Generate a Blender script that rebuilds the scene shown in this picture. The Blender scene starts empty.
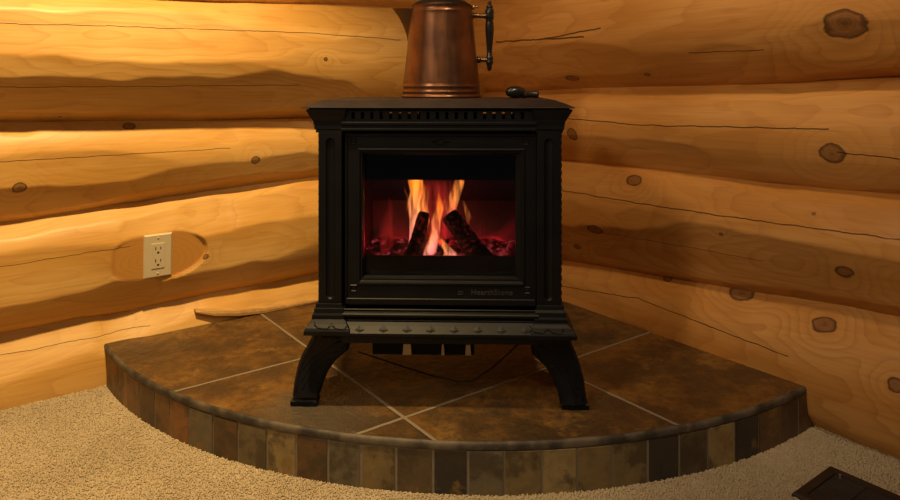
import bpy, bmesh, math, random
import numpy as np
from mathutils import Vector, Matrix

SC = bpy.context.scene
COL = SC.collection
PI = math.pi
CAMZ = 0.76
F = 680.0
HOR = 84.0
HZ = 0.095                      # top of the raised hearth
C0 = np.array([0.0717, 2.4545])
tL = np.array([-0.8023, -0.5969]); nL = np.array([0.5969, -0.8023])
tR = np.array([0.5969, -0.8023]);  nR = np.array([-0.8023, -0.5969])

# ------------------------------------------------------------------ helpers
def link(o, parent=None):
    COL.objects.link(o)
    if parent is not None:
        o.parent = parent
    return o

def tag(o, label=None, cat=None, group=None, kind=None):
    if label: o['label'] = label
    if cat: o['category'] = cat
    if group: o['group'] = group
    if kind: o['kind'] = kind
    return o

def empty(name, loc=(0, 0, 0), rz=0.0, parent=None):
    o = bpy.data.objects.new(name, None)
    o.empty_display_size = 0.05
    o.location = loc
    o.rotation_euler = (0, 0, rz)
    return link(o, parent)

class MB:
    """collects shapes into one mesh"""
    def __init__(self):
        self.v = []; self.f = []; self.m = []; self.sm = []
    def add(self, vs, fs, mat=0, smooth=False):
        b = len(self.v)
        self.v += [tuple(p) for p in vs]
        for q in fs:
            self.f.append([b + i for i in q]); self.m.append(mat); self.sm.append(smooth)
    def box(self, x0, x1, y0, y1, z0, z1, mat=0):
        vs = [(x, y, z) for z in (z0, z1) for y in (y0, y1) for x in (x0, x1)]
        self.add(vs, [(0, 2, 3, 1), (4, 5, 7, 6), (0, 1, 5, 4), (2, 6, 7, 3), (0, 4, 6, 2), (1, 3, 7, 5)], mat)
    def loft(self, rings, smooth=False, mat=0, caps=True, closed=True):
        n = len(rings[0]); vs = [p for r in rings for p in r]; fs = []
        for k in range(len(rings) - 1):
            for i in range(n if closed else n - 1):
                j = (i + 1) % n
                fs.append((k * n + i, k * n + j, (k + 1) * n + j, (k + 1) * n + i))
        if caps:
            fs.append(tuple(reversed(range(n))))
            fs.append(tuple((len(rings) - 1) * n + i for i in range(n)))
        self.add(vs, fs, mat, smooth)
    def rects(self, secs, mat=0):           # (x0,x1,y0,y1,z) stacked
        self.loft([[(a, c, z), (b, c, z), (b, d, z), (a, d, z)] for a, b, c, d, z in secs], mat=mat)
    def lathe(self, prof, cx=0, cy=0, cz=0, n=48, smooth=True, axis='z', mat=0, caps=True):
        rings = []
        for r, h in prof:
            ring = []
            for i in range(n):
                a = 2 * PI * i / n
                u, w = r * math.cos(a), r * math.sin(a)
                if axis == 'z': ring.append((cx + u, cy + w, cz + h))
                elif axis == 'x': ring.append((cx + h, cy + u, cz + w))
                else: ring.append((cx + w, cy + h, cz + u))
            rings.append(ring)
        self.loft(rings, smooth, mat, caps)
    def prof_x(self, prof, x0, x1, mat=0, smooth=False, e0=0.0, e1=0.0):
        # closed profile of (y,z) swept along x
        self.loft([[(x0, y, z) for y, z in prof], [(x1, y, z) for y, z in prof]], smooth, mat)
    def tube(self, pts, r, n=10, mat=0, smooth=True):
        rings = []
        P = [Vector(p) for p in pts]
        for i, p in enumerate(P):
            d = (P[min(i + 1, len(P) - 1)] - P[max(i - 1, 0)]).normalized()
            a = d.cross(Vector((0, 0, 1)))
            if a.length < 1e-3: a = d.cross(Vector((0, 1, 0)))
            a.normalize(); b = d.cross(a)
            rr = r[i] if isinstance(r, (list, tuple)) else r
            rings.append([tuple(p + a * rr * math.cos(2 * PI * k / n) + b * rr * math.sin(2 * PI * k / n)) for k in range(n)])
        self.loft(rings, smooth, mat)
    def prism(self, outline, y0, y1, mat=0, smooth=False):   # outline in x,z ; extruded along y
        self.loft([[(x, y0, z) for x, z in outline], [(x, y1, z) for x, z in outline]], smooth, mat)
    def build(self, name, mats, parent=None, bevel=0.0, seg=2, loc=None):
        me = bpy.data.meshes.new(name)
        me.from_pydata(self.v, [], self.f)
        mats = mats if isinstance(mats, (list, tuple)) else [mats]
        for m in mats: me.materials.append(m)
        me.polygons.foreach_set('material_index', self.m)
        me.polygons.foreach_set('use_smooth', self.sm)
        bm = bmesh.new(); bm.from_mesh(me)
        bmesh.ops.recalc_face_normals(bm, faces=bm.faces)
        if bevel > 0:
            es = [e for e in bm.edges if len(e.link_faces) == 2 and e.calc_face_angle(0) > 0.5]
            bmesh.ops.bevel(bm, geom=es, offset=bevel, segments=seg, affect='EDGES', profile=0.5, clamp_overlap=True)
        bm.to_mesh(me); bm.free()
        o = bpy.data.objects.new(name, me)
        if loc is not None: o.location = loc
        return link(o, parent)

# ------------------------------------------------------------------ material helpers
class NT:
    def __init__(self, name):
        self.mat = bpy.data.materials.new(name); self.mat.use_nodes = True
        self.t = self.mat.node_tree; self.t.nodes.clear()
        self.out = self.t.nodes.new('ShaderNodeOutputMaterial')
    def n(self, typ, **kw):
        nd = self.t.nodes.new(typ)
        for k, v in kw.items():
            setattr(nd, k, v)
        return nd
    def set(self, sock, v):
        if hasattr(v, 'is_linked') or isinstance(v, bpy.types.NodeSocket):
            self.t.links.new(v, sock)
        else:
            sock.default_value = v
    def math(self, op, a, b=None, c=None, clamp=False):
        nd = self.n('ShaderNodeMath', operation=op, use_clamp=clamp)
        self.set(nd.inputs[0], a)
        if b is not None: self.set(nd.inputs[1], b)
        if c is not None: self.set(nd.inputs[2], c)
        return nd.outputs[0]
    def vmath(self, op, a, b=None):
        nd = self.n('ShaderNodeVectorMath', operation=op)
        self.set(nd.inputs[0], a)
        if b is not None: self.set(nd.inputs[1], b)
        return nd.outputs['Value'] if op in ('LENGTH', 'DISTANCE', 'DOT_PRODUCT') else nd.outputs[0]
    def mapr(self, v, a, b, c=0.0, d=1.0, smooth=True):
        nd = self.n('ShaderNodeMapRange', interpolation_type='SMOOTHSTEP' if smooth else 'LINEAR')
        self.set(nd.inputs[0], v)
        for i, q in enumerate((a, b, c, d)): self.set(nd.inputs[1 + i], q)
        return nd.outputs[0]
    def noise(self, vec, scale=1.0, detail=3.0, rough=0.5, dim='3D'):
        nd = self.n('ShaderNodeTexNoise', noise_dimensions=dim)
        if vec is not None: self.set(nd.inputs['Vector'], vec)
        nd.inputs['Scale'].default_value = scale; nd.inputs['Detail'].default_value = detail
        nd.inputs['Roughness'].default_value = rough
        return nd.outputs[0]
    def mix(self, fac, a, b, blend='MIX'):
        nd = self.n('ShaderNodeMix', data_type='RGBA', blend_type=blend)
        self.set(nd.inputs[0], fac)
        for s, v in ((nd.inputs[6], a), (nd.inputs[7], b)):
            if isinstance(v, tuple): s.default_value = (v[0], v[1], v[2], 1.0)
            else: self.set(s, v)
        return nd.outputs[2]
    def bsdf(self, color, rough=0.5, metal=0.0, bump=None, bstr=0.2, bdist=0.01, spec=0.5, **kw):
        p = self.n('ShaderNodeBsdfPrincipled')
        if isinstance(color, tuple): p.inputs['Base Color'].default_value = (*color[:3], 1)
        else: self.set(p.inputs['Base Color'], color)
        self.set(p.inputs['Roughness'], rough); self.set(p.inputs['Metallic'], metal)
        p.inputs['Specular IOR Level'].default_value = spec
        if bump is not None:
            b = self.n('ShaderNodeBump'); b.inputs['Strength'].default_value = bstr; b.inputs['Distance'].default_value = bdist
            self.set(b.inputs['Height'], bump); self.t.links.new(b.outputs[0], p.inputs['Normal'])
        for k, v in kw.items(): self.set(p.inputs[k], v)
        self.t.links.new(p.outputs[0], self.out.inputs['Surface'])
        return p
    def objco(self):
        return self.n('ShaderNodeTexCoord').outputs['Object']

def plain(name, color, rough=0.5, metal=0.0, nscale=120.0, namp=0.12, bstr=0.08, spec=0.5):
    t = NT(name); oc = t.objco()
    nz = t.noise(oc, nscale, 3.0)
    dk = tuple(c * (1 - namp) for c in color); lt = tuple(min(1, c * (1 + namp)) for c in color)
    t.bsdf(t.mix(nz, dk, lt), rough, metal, bump=nz, bstr=bstr, bdist=0.001, spec=spec)
    return t.mat

# ------------------------------------------------------------------ wood for the logs
def wood_mat(name, seed, light, mid, knots=(), cracks=(), cut=False, line=0.32, nk=170.0, gloss=0.42):
    t = NT(name)
    at = t.n('ShaderNodeAttribute', attribute_name='log_co'); P = at.outputs['Vector']
    Ps = t.vmath('ADD', P, (seed * 3.1, seed * 1.7, seed * 2.3))
    sep = t.n('ShaderNodeSeparateXYZ'); t.set(sep.inputs[0], P)
    X, Y, Z = sep.outputs
    r = t.math('SQRT', t.math('ADD', t.math('MULTIPLY', Y, Y), t.math('MULTIPLY', Z, Z)))
    lowf = t.noise(t.vmath('MULTIPLY', Ps, (1.3, 5.0, 5.0)), 1.0, 2.0, 0.45)
    midf = t.noise(t.vmath('MULTIPLY', Ps, (4.0, 16.0, 16.0)), 1.0, 2.0, 0.5)
    field = t.math('ADD', r, t.math('ADD', t.math('MULTIPLY', lowf, 0.055), t.math('MULTIPLY', midf, 0.012)))
    kmask = None; kdark = None
    for (kx, ky, kz, rad, asp) in knots:
        d = t.vmath('LENGTH', t.vmath('MULTIPLY', t.vmath('SUBTRACT', P, (kx, ky, kz)), (1.0 / asp, 1.0, 1.0)))
        dn = t.math('ADD', d, t.math('MULTIPLY', t.math('SUBTRACT', t.noise(t.vmath('MULTIPLY', Ps, (22.0, 45.0, 45.0)), 1.0, 3.0), 0.5), rad * 0.8))
        g = t.math('POWER', 2.718, t.math('MULTIPLY', t.math('MULTIPLY', d, d), -1.0 / (2 * (rad * 2.2) ** 2)))
        field = t.math('ADD', field, t.math('MULTIPLY', g, rad * 1.5))
        m = t.mapr(dn, rad * 1.12, rad * 0.92)
        rim = t.mapr(t.math('ABSOLUTE', t.math('SUBTRACT', dn, rad * 0.95)), rad * 0.25, 0.0)
        ring = t.math('ADD', t.math('MULTIPLY', t.math('SINE', t.math('MULTIPLY', dn, 4.3 * 6.283 / rad)), 0.10), t.math('MULTIPLY', t.noise(t.vmath('MULTIPLY', Ps, (90.0, 90.0, 90.0)), 1.0, 3.0), 0.6))
        core = t.mapr(dn, rad * 0.45, rad * 0.1)
        dk = t.math('MULTIPLY', m, t.math('ADD', t.math('ADD', ring, t.math('MULTIPLY', rim, 0.8)), t.math('MULTIPLY', core, 0.35)), clamp=True)
        kmask = m if kmask is None else t.math('MAXIMUM', kmask, m)
        kdark = dk if kdark is None else t.math('MAXIMUM', kdark, dk)
    fr = t.math('FRACT', t.math('MULTIPLY', field, nk))
    ringl = t.math('MULTIPLY', t.math('POWER', fr, 3.0), t.mapr(fr, 1.0, 0.93))
    fine = t.noise(t.vmath('MULTIPLY', Ps, (6.0, 160.0, 160.0)), 1.0, 3.0, 0.6)
    broad = t.noise(t.vmath('MULTIPLY', Ps, (2.2, 9.0, 14.0)), 1.0, 3.0, 0.5)
    col = t.mix(t.mapr(broad, 0.3, 0.7), light, mid)
    late = tuple(c * q for c, q in zip(mid, (0.66, 0.52, 0.42)))
    varl = t.mapr(lowf, 0.3, 0.65, 0.35, 1.0)
    col = t.mix(t.math('MULTIPLY', t.math('MULTIPLY', ringl, line), varl), col, late)
    col = t.mix(t.mapr(fine, 0.42, 0.75, 0.0, 0.28), col, late)
    if cut:
        ca = t.n('ShaderNodeAttribute', attribute_name='cut_depth').outputs['Fac']
        cm = t.mapr(ca, 0.0, 0.0012)
        q = t.vmath('MULTIPLY', t.vmath('SUBTRACT', P, (CUT_C[0] + .03, 0.0, CUT_C[2] - .01)), (0.55, 0.0, 1.2))
        qd = t.math('ADD', t.vmath('LENGTH', q), t.math('MULTIPLY', midf, 0.05))
        fq = t.math('POWER', t.math('FRACT', t.math('MULTIPLY', qd, 95.0)), 4.0)
        ccol = t.mix(t.math('MULTIPLY', fq, 0.3), tuple(c * s for c, s in zip(mid, (0.92, 0.84, 0.84))), late)
        edge = t.mapr(t.math('ABSOLUTE', t.math('SUBTRACT', ca, 0.0006)), 0.0014, 0.0)
        col = t.mix(cm, col, ccol)
        col = t.mix(t.math('MULTIPLY', edge, 0.35), col, late)
    if kmask is not None:
        col = t.mix(t.math('MULTIPLY', kmask, 0.62), col, (0.25, 0.105, 0.04))
        col = t.mix(t.math('MULTIPLY', kdark, 0.75), col, (0.035, 0.014, 0.008))
    cm = None
    for (pts, w) in cracks:                 # polyline of (x, z) in log coordinates
        wob = t.math('MULTIPLY', t.math('SUBTRACT', t.noise(t.vmath('MULTIPLY', Ps, (14.0, 0.0, 0.0)), 1.0, 4.0, 0.6), 0.5), 0.012)
        for (x0, z0), (x1, z1) in zip(pts[:-1], pts[1:]):
            if x0 > x1: x0, z0, x1, z1 = x1, z1, x0, z0
            k = (z1 - z0) / (x1 - x0)
            zl = t.math('ADD', t.math('MULTIPLY', t.math('SUBTRACT', X, x0), k), z0)
            dz = t.math('ABSOLUTE', t.math('SUBTRACT', t.math('ADD', Z, wob), zl))
            a = t.mapr(dz, w, w * 0.35)
            a = t.math('MULTIPLY', a, t.math('MULTIPLY', t.math('GREATER_THAN', X, x0), t.math('LESS_THAN', X, x1)))
            a = t.math('MULTIPLY', a, t.mapr(t.noise(t.vmath('MULTIPLY', Ps, (9.0, 0, 0)), 1.0, 2.0), 0.25, 0.45, 0.35, 1.0))
            cm = a if cm is None else t.math('MAXIMUM', cm, a)
    h = t.math('ADD', t.math('MULTIPLY', fine, 0.5), t.math('MULTIPLY', ringl, 0.25))
    if cm is not None:
        col = t.mix(t.math('MULTIPLY', cm, 0.9), col, (0.02, 0.009, 0.004))
        h = t.math('SUBTRACT', h, t.math('MULTIPLY', cm, 3.0))
    t.bsdf(col, gloss, 0.0, bump=h, bstr=0.25, bdist=0.0016, spec=0.35)
    return t.mat

# ------------------------------------------------------------------ the log walls
# seams (height z = a + b*t) and the recess of each seam from the wall plane
LOGS = {
 'L': [  # name, bottom (a,b), top (a,b)
    ('l5', (1.295, .0), (1.62, .0)), ('l4', (1.02, -.018), (1.295, .0)), ('lA', (.633, .0226), (1.02, -.018)),
    ('lB', (.487, -.042), (.633, .0226)), ('lC', (.158, .0), (.487, -.042)), ('lD', None, None)],
 'R': [
    ('r5', (1.41, .0), (1.72, .0)), ('r0', (1.085, .0), (1.41, .0)), ('r1', (.732, .029), (1.085, .0)), ('r2', (.5163, .0129), (.732, .029)),
    ('r3', (.175, .091), (.5163, .0129)), ('r4', None, None)],
}
NSEAM = -0.036
def log_geom(spec):
    name, b, T = spec
    if name == 'lD': return lambda t: (0.0 * t, 0.30 + 0 * t, -0.272 + 0 * t)       # zc, R, n_axis
    if name == 'r4': return lambda t: (.058 + .042 * t, .18 + .045 * t, -(.18 + .045 * t) + .004)
    kR = 1.13 if name in ('lA', 'r1') else 1.36
    def g(t):
        zb = b[0] + b[1] * t; zt = T[0] + T[1] * t
        h = (zt - zb) / 2; 
        return (zb + zt) / 2, h * kR, NSEAM - h * math.sqrt(kR * kR - 1)
    return g

def pix_log(px, py, side, g):
    """point on a log where the sight line of a photo pixel meets it -> log coordinates (t, y, z)"""
    d = np.array([(px - 450) / F, 1.0, -(py - HOR) / F])
    tt, nn = (tL, nL) if side == 'L' else (tR, nR)
    for k in range(3000):
        Y = 1.0 + k * 0.0006
        p = d * Y; q = p[:2] - C0
        t = q @ tt; n = q @ nn; z = p[2] + CAMZ
        zc, R, na = g(t)
        if (n - na) ** 2 + (z - zc) ** 2 < (R * 0.972) ** 2:
            return t, n - na, z - zc
    return None

KN = {
 'lA': [(325, 59, 3, 1.2), (60, 118, 2, 1.6)], 'lB': [(129, 127, 5, 1.3), (178, 118, 5, 1.2), (255, 160, 4, 1.1), (19, 188, 5.5, 1.2)], 'lC': [(205, 257, 3.2, 1.3)],
 'lD': [],
 'r1': [(846, 24, 15, 1.35), (572, 78, 4, 2.2), (648, 73, 3, 1.5)],
 'r2': [(573, 134, 6.5, 1.0), (833, 153, 9.5, 1.35)],
 'r3': [(635, 181, 6.5, 1.4), (720, 235, 2.5, 1.2), (814, 214, 2, 1.2), (843, 275, 8.5, 1.25), (595, 229, 4.5, 2.2), (577, 247, 3, 1.6)],
 'r4': [(742, 293, 8.5, 1.6), (825, 325, 9, 1.3), (669, 279, 4, 1.4), (898, 385, 8, 1.1)],
}
CR = {
 'lA': [([(-60, 22), (120, 26), (310, 33), (400, 40)], .0016), ([(-60, 88), (300, 85)], .0012)],
 'lB': [([(-20, 163), (230, 148)], .0012)],
 'lC': [([(-30, 272), (130, 246)], .001)],
 'lD': [([(0, 357), (110, 334), (150, 325)], .001)],
 'r1': [([(496, 42), (585, 37)], .0032), ([(540, 40), (602, 28)], .0028), ([(690, 53), (765, 50)], .0014)],
 'r2': [([(566, 118), (640, 125), (830, 129)], .002), ([(838, 152), (905, 159)], .0018)],
 'r3': [([(556, 189), (640, 203), (740, 218), (905, 240)], .0019), ([(600, 232), (760, 262)], .001)],
 'r4': [([(556, 285), (640, 298), (735, 335), (790, 356)], .0016)],
}
SEED = {'l5': 3, 'l4': 5, 'lA': 11, 'lB': 17, 'lC': 23, 'lD': 29, 'r5': 31, 'r0': 37, 'r1': 41, 'r2': 43, 'r3': 47, 'r4': 53}
GEO = {s[0]: log_geom(s) for side in LOGS for s in LOGS[side]}
# flat scooped into log C for the outlet
_oc = None
def outlet_frame():
    d = np.array([(158.5 - 450) / F, 1.0, -(256 - HOR) / F])
    zc, R, na = GEO['lC'](1.05)
    t, y, z = pix_log(158.5, 256, 'L', GEO['lC'])
    return t, y, z
CUT_T, CUT_Y, CUT_Z = outlet_frame()
CUT_ANG = -3.0
CUT_SLOPE = math.tan(math.radians(CUT_ANG))
CUT_D = 0.0110
CUT_C = (CUT_T, 0.0, CUT_Z)

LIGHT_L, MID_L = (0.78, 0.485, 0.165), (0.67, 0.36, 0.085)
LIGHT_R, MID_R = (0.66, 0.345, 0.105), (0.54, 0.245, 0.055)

def make_log(spec, side, wall):
    nm = spec[0]; g = GEO[nm]; sgn = 1.0 if side == 'L' else -1.0
    rng = np.random.default_rng(SEED[nm])
    t0, t1 = -0.32, 2.3
    far = nm in ('l5', 'l4', 'r5', 'r0')
    ts = [t0]; 
    while ts[-1] < t1:
        st = 0.03 if far else 0.011
        if nm == 'lC' and abs(ts[-1] - CUT_T) < 0.2: st = 0.0035
        ts.append(ts[-1] + st)
    ts = np.array(ts)
    th = np.radians(np.concatenate([np.arange(-108, 108.1, 3.0 if far else 1.5), np.arange(126, 250, 24)]))
    zc, R, na = g(ts); R = R + 0 * ts; zc = zc + 0 * ts; na = na + 0 * ts
    r = np.repeat(R[:, None], len(th), 1)
    step = 25.0
    k0 = rng.uniform(-6, 6)
    for k, a in enumerate(np.arange(-105, 106, step)):
        ak = math.radians(a + k0 + rng.uniform(-4, 4))
        nz = np.zeros_like(ts)
        for w, amp in ((1.9, .0042), (.8, .0020), (.33, .0008), (.13, .0004)):
            nz += amp * np.sin(ts * 2 * PI / (w * rng.uniform(.8, 1.2)) + rng.uniform(0, 6.28))
        for s in range(5):                     # little steps where the drawknife was lifted
            ps = rng.uniform(t0, t1); nz += rng.uniform(-.005, .005) * (1 / (1 + np.exp(-(ts - ps) / .008)))
        ang = ak + 0.05 * np.sin(ts * 2 * PI / rng.uniform(.6, 1.6) + rng.uniform(0, 6.28))
        dk = R * (math.cos(math.radians(step / 2)) + 0.004) + nz * (R / .15)
        dl = th[None, :] - ang[:, None]
        cs = np.cos(dl)
        rr = np.where(cs > 0.35, dk[:, None] / np.maximum(cs, 0.35), 9.0)
        r = np.minimum(r, rr)
    y = r * np.cos(th)[None, :]; z = r * np.sin(th)[None, :]
    cutd = np.full_like(y, -0.01)
    if nm == 'lC':
        cut = CUT_Y - CUT_D - CUT_SLOPE * (z - CUT_Z) + .30 * (ts[:, None] - CUT_T) ** 2 + .16 * np.clip(np.sqrt(((ts[:, None] - CUT_T) / .124) ** 2 + ((z - CUT_Z + .002) / .066) ** 2) - 1, 0, None)
        cutd = y - cut
        y = np.where((y > cut) & (np.cos(th)[None, :] > 0), cut, y)
    nt, nth = y.shape
    tt = np.repeat(ts[:, None], nth, 1)
    V = np.stack([tt * sgn, y + na[:, None], z + zc[:, None]], -1).reshape(-1, 3)
    LC = np.stack([tt, y, z], -1).reshape(-1, 3)
    i = np.arange(nt - 1)[:, None] * nth + np.arange(nth)[None, :]
    j = np.arange(nt - 1)[:, None] * nth + (np.arange(nth)[None, :] + 1) % nth
    Q = np.stack([i, i + nth, j + nth, j], -1).reshape(-1, 4)
    if sgn < 0: Q = Q[:, ::-1]
    faces = Q.tolist() + [list(range(nth)), list(range((nt - 1) * nth, nt * nth))]
    me = bpy.data.meshes.new('log')
    me.from_pydata(V.tolist(), [], faces)
    me.polygons.foreach_set('use_smooth', [True] * (len(faces) - 2) + [False, False])
    a = me.attributes.new('log_co', 'FLOAT_VECTOR', 'POINT'); a.data.foreach_set('vector', LC.ravel().astype(np.float32))
    if nm == 'lC':
        a = me.attributes.new('cut_depth', 'FLOAT', 'POINT'); a.data.foreach_set('value', cutd.ravel().astype(np.float32))
    kn = []
    for (px, py, rp, asp) in KN.get(nm, []):
        q = pix_log(px, py, side, g)
        if q is None: continue
        tt_ = tL if side == 'L' else tR; nn_ = nL if side == 'L' else nR
        dep = C0[1] + q[0] * tt_[1] + (q[1] + g(q[0])[2]) * nn_[1]
        kn.append((float(q[0]), float(q[1]), float(q[2]), rp * dep / F, asp))
    cr = []
    for pts, w in CR.get(nm, []):
        pp = [pix_log(px, py, side, g) for px, py in pts]
        pp = [(float(p[0]), float(p[2])) for p in pp if p is not None]
        if len(pp) > 1: cr.append((pp, w))
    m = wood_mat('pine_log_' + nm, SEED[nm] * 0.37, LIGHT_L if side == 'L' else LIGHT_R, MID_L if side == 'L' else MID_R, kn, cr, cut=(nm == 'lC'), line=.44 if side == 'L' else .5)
    me.materials.append(m)
    o = bpy.data.objects.new('log', me)
    return link(o, wall)

def make_wall(side):
    w = empty('wall_left' if side == 'L' else 'wall_right', (C0[0], C0[1], 0))
    # local x along +-t, local y = inward normal
    ax = tL if side == 'L' else -tR
    w.rotation_euler = (0, 0, math.atan2(ax[1], ax[0]))
    tag(w, 'peeled yellow pine log wall with a wall outlet, left of the corner' if side == 'L' else 'peeled knotty pine log wall right of the corner, no outlet', kind='structure')
    for s in LOGS[side]:
        make_log(s, side, w)
    return w
make_wall('L'); make_wall('R')

# ------------------------------------------------------------------ carpet
def carpet_mat(name, bumpy=True):
    t = NT(name); oc = t.objco()
    a = t.noise(oc, 320.0, 2.0, 0.7); b = t.noise(oc, 6.0, 3.0)
    col = t.mix(t.mapr(a, 0.3, 0.7), (0.53, 0.43, 0.29), (0.63, 0.52, 0.36))
    col = t.mix(t.mapr(b, 0.35, 0.7, 0.0, 0.3), col, (0.34, 0.27, 0.18))
    t.bsdf(col, 0.95, 0.0, bump=a, bstr=0.6, bdist=0.004, spec=0.1)
    return t.mat
FZ = -0.004
CARP = carpet_mat('beige_carpet')
mb = MB()
mb.add([(-3.2, -2.0, FZ), (3.2, -2.0, FZ), (3.2, 2.9, FZ), (-3.2, 2.9, FZ), (-3.2, -2.0, -.06), (3.2, -2.0, -.06), (3.2, 2.9, -.06), (-3.2, 2.9, -.06)],
       [(0, 1, 2, 3), (7, 6, 5, 4), (0, 4, 5, 1), (1, 5, 6, 2), (2, 6, 7, 3), (3, 7, 4, 0)])
fl = mb.build('floor', CARP); tag(fl, 'beige cut pile carpet floor in front of the hearth', kind='structure')

HR = 1.194
VENT = dict(c=np.array([.7535, 1.3495]))         # outer corner nearest the room corner
def in_vent(p):
    q = p - VENT['c']; a = q @ tL; b = q @ tR
    return (a > 0.004) & (a < 0.156) & (b > 0.004) & (b < 0.336)
def fast_mesh(me, V, fs):
    quads = [f for f in fs if f.shape[1] == 4]; tris = [f for f in fs if f.shape[1] == 3]
    Q = np.concatenate(quads); T = np.concatenate(tris)
    loops = np.concatenate([Q.ravel(), T.ravel()]).astype(np.int32)
    st = np.concatenate([np.arange(len(Q)) * 4, len(Q) * 4 + np.arange(len(T)) * 3]).astype(np.int32)
    me.vertices.add(len(V)); me.vertices.foreach_set('co', V.ravel().astype(np.float32))
    me.loops.add(len(loops)); me.loops.foreach_set('vertex_index', loops)
    me.polygons.add(len(st)); me.polygons.foreach_set('loop_start', st)
    me.update(calc_edges=True)
def make_pile():
    rng = np.random.default_rng(5)
    n = 330000
    xs = rng.uniform(-1.75, 1.5, n); ys = rng.uniform(0.95, 1.95, n)
    P = np.stack([xs, ys], -1); q = P - C0
    a = q @ tL; b = q @ tR
    keep = (np.hypot(a, b) > HR + 0.001) & (a > -0.05) & (b > 0.004) & (a < 2.0) & (b < 2.0)
    keep &= ~np.array(in_vent_vec(P))
    P = P[keep]; n = len(P)
    h = rng.uniform(.0030, .0043, n); w = rng.uniform(.0017, .0025, n)
    lean = rng.normal(0, .0009, (n, 2)); ph = rng.uniform(0, 6.28, n)
    V = np.zeros((n, 7, 3))
    for k in range(3):
        an = ph + k * 2.094
        V[:, k, 0] = P[:, 0] + w * np.cos(an); V[:, k, 1] = P[:, 1] + w * np.sin(an); V[:, k, 2] = FZ - .0005
        V[:, 3 + k, 0] = P[:, 0] + lean[:, 0] * .7 + w * 1.05 * np.cos(an + .5); V[:, 3 + k, 1] = P[:, 1] + lean[:, 1] * .7 + w * 1.05 * np.sin(an + .5); V[:, 3 + k, 2] = FZ + h * .75
    V[:, 6, :2] = P + lean; V[:, 6, 2] = FZ + h
    base = (np.arange(n) * 7)[:, None]
    fs = []
    for k in range(3):
        l = (k + 1) % 3
        fs.append(base + np.array([[k, l, 3 + l, 3 + k]])); fs.append(base + np.array([[3 + k, 3 + l, 6]]))
    me = bpy.data.meshes.new('carpet_pile'); fast_mesh(me, V.reshape(-1, 3), fs)
    me.polygons.foreach_set('use_smooth', np.ones(len(me.polygons), dtype=bool))
    me.materials.append(CARP)
    o = link(bpy.data.objects.new('carpet_pile', me))
    tag(o, 'fuzzy beige carpet pile around the raised slate hearth', 'carpet', kind='stuff')
def in_vent_vec(P):
    q = P - VENT['c']; a = q @ tL; b = q @ tR
    return (a > -0.002) & (a < 0.152) & (b > -0.002) & (b < 0.332)
make_pile()

# ------------------------------------------------------------------ slate hearth
def slate_nodes(t, oc, tint=None):
    n1 = t.noise(oc, 4.5, 6.0, 0.66); n2 = t.noise(t.vmath('ADD', oc, (4.0, 9.0, 2.0)), 8.0, 6.0, 0.7); n3 = t.noise(oc, 45.0, 4.0, 0.65)
    col = t.mix(t.mapr(n1, 0.40, 0.60), (0.045, 0.030, 0.014), (0.25, 0.120, 0.024))
    col = t.mix(t.mapr(n2, 0.52, 0.62, 0.0, 0.8), col, (0.028, 0.024, 0.018))
    col = t.mix(t.mapr(n2, 0.44, 0.34, 0.0, 0.8), col, (0.33, 0.18, 0.045))
    col = t.mix(t.mapr(n3, 0.42, 0.66, 0.0, 0.6), col, (0.025, 0.019, 0.012))
    n4 = t.noise(t.vmath('MULTIPLY', oc, (30.0, 75.0, 30.0)), 1.0, 4.0, 0.7)
    col = t.mix(t.mapr(n4, 0.60, 0.72, 0.0, 0.35), col, (0.24, 0.16, 0.07))
    h = t.math('ADD', t.math('MULTIPLY', n2, 1.0), t.math('MULTIPLY', n3, 0.35))
    return col, h
def top_mat():
    t = NT('slate_top_tiles'); oc = t.objco()
    sep = t.n('ShaderNodeSeparateXYZ'); t.set(sep.inputs[0], oc); A, B, _ = sep.outputs   # object x = a (left wall), y = -b
    Bp = B
    la, lb = (0.375, 0.787), (0.390, 0.784)
    def idx(v, ls):
        return t.math('ADD', t.math('GREATER_THAN', v, ls[0]), t.math('GREATER_THAN', v, ls[1]))
    ia, ib = idx(A, la), idx(Bp, lb)
    off = t.n('ShaderNodeCombineXYZ'); t.set(off.inputs[0], t.math('MULTIPLY', ia, 3.7)); t.set(off.inputs[1], t.math('MULTIPLY', ib, 5.3)); t.set(off.inputs[2], t.math('MULTIPLY', t.math('ADD', ia, ib), 1.9))
    col, h = slate_nodes(t, t.vmath('ADD', oc, off.outputs[0]))
    # per tile tint
    wn = t.n('ShaderNodeTexWhiteNoise', noise_dimensions='3D'); t.set(wn.inputs[0], t.vmath('ADD', off.outputs[0], (0.5, 0.3, 0.2)))
    col = t.mix(0.42, col, t.mix(wn.outputs[0], (0.13, 0.058, 0.014), (0.062, 0.046, 0.026)))
    # greyer bloom near the left front
    gd = t.vmath('DISTANCE', oc, (0.89, 0.64, 0.0)); gd = t.math('ADD', gd, t.math('MULTIPLY', t.noise(oc, 7.0, 4.0), 0.16))
    col = t.mix(t.mapr(gd, 0.27, 0.17, 0.0, 0.85), col, (0.085, 0.072, 0.052))
    g = None
    wob = t.math('MULTIPLY', t.math('SUBTRACT', t.noise(oc, 30.0, 3.0), 0.5), 0.003)
    def ln(v, c):
        return t.mapr(t.math('ABSOLUTE', t.math('ADD', t.math('SUBTRACT', v, c), wob)), 0.0056, 0.0038)
    for v, ls in ((A, la), (Bp, lb)):
        for c in ls:
            m = ln(v, c); g = m if g is None else t.math('MAXIMUM', g, m)
    col = t.mix(g, col, (0.24, 0.185, 0.125))
    h = t.math('SUBTRACT', t.math('MULTIPLY', h, t.math('SUBTRACT', 1.0, g)), t.math('MULTIPLY', g, 0.4))
    t.bsdf(col, t.mix(g, (0.40,) * 3, (0.8,) * 3), 0.0, bump=h, bstr=1.0, bdist=0.012, spec=0.6)
    return t.mat
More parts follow.
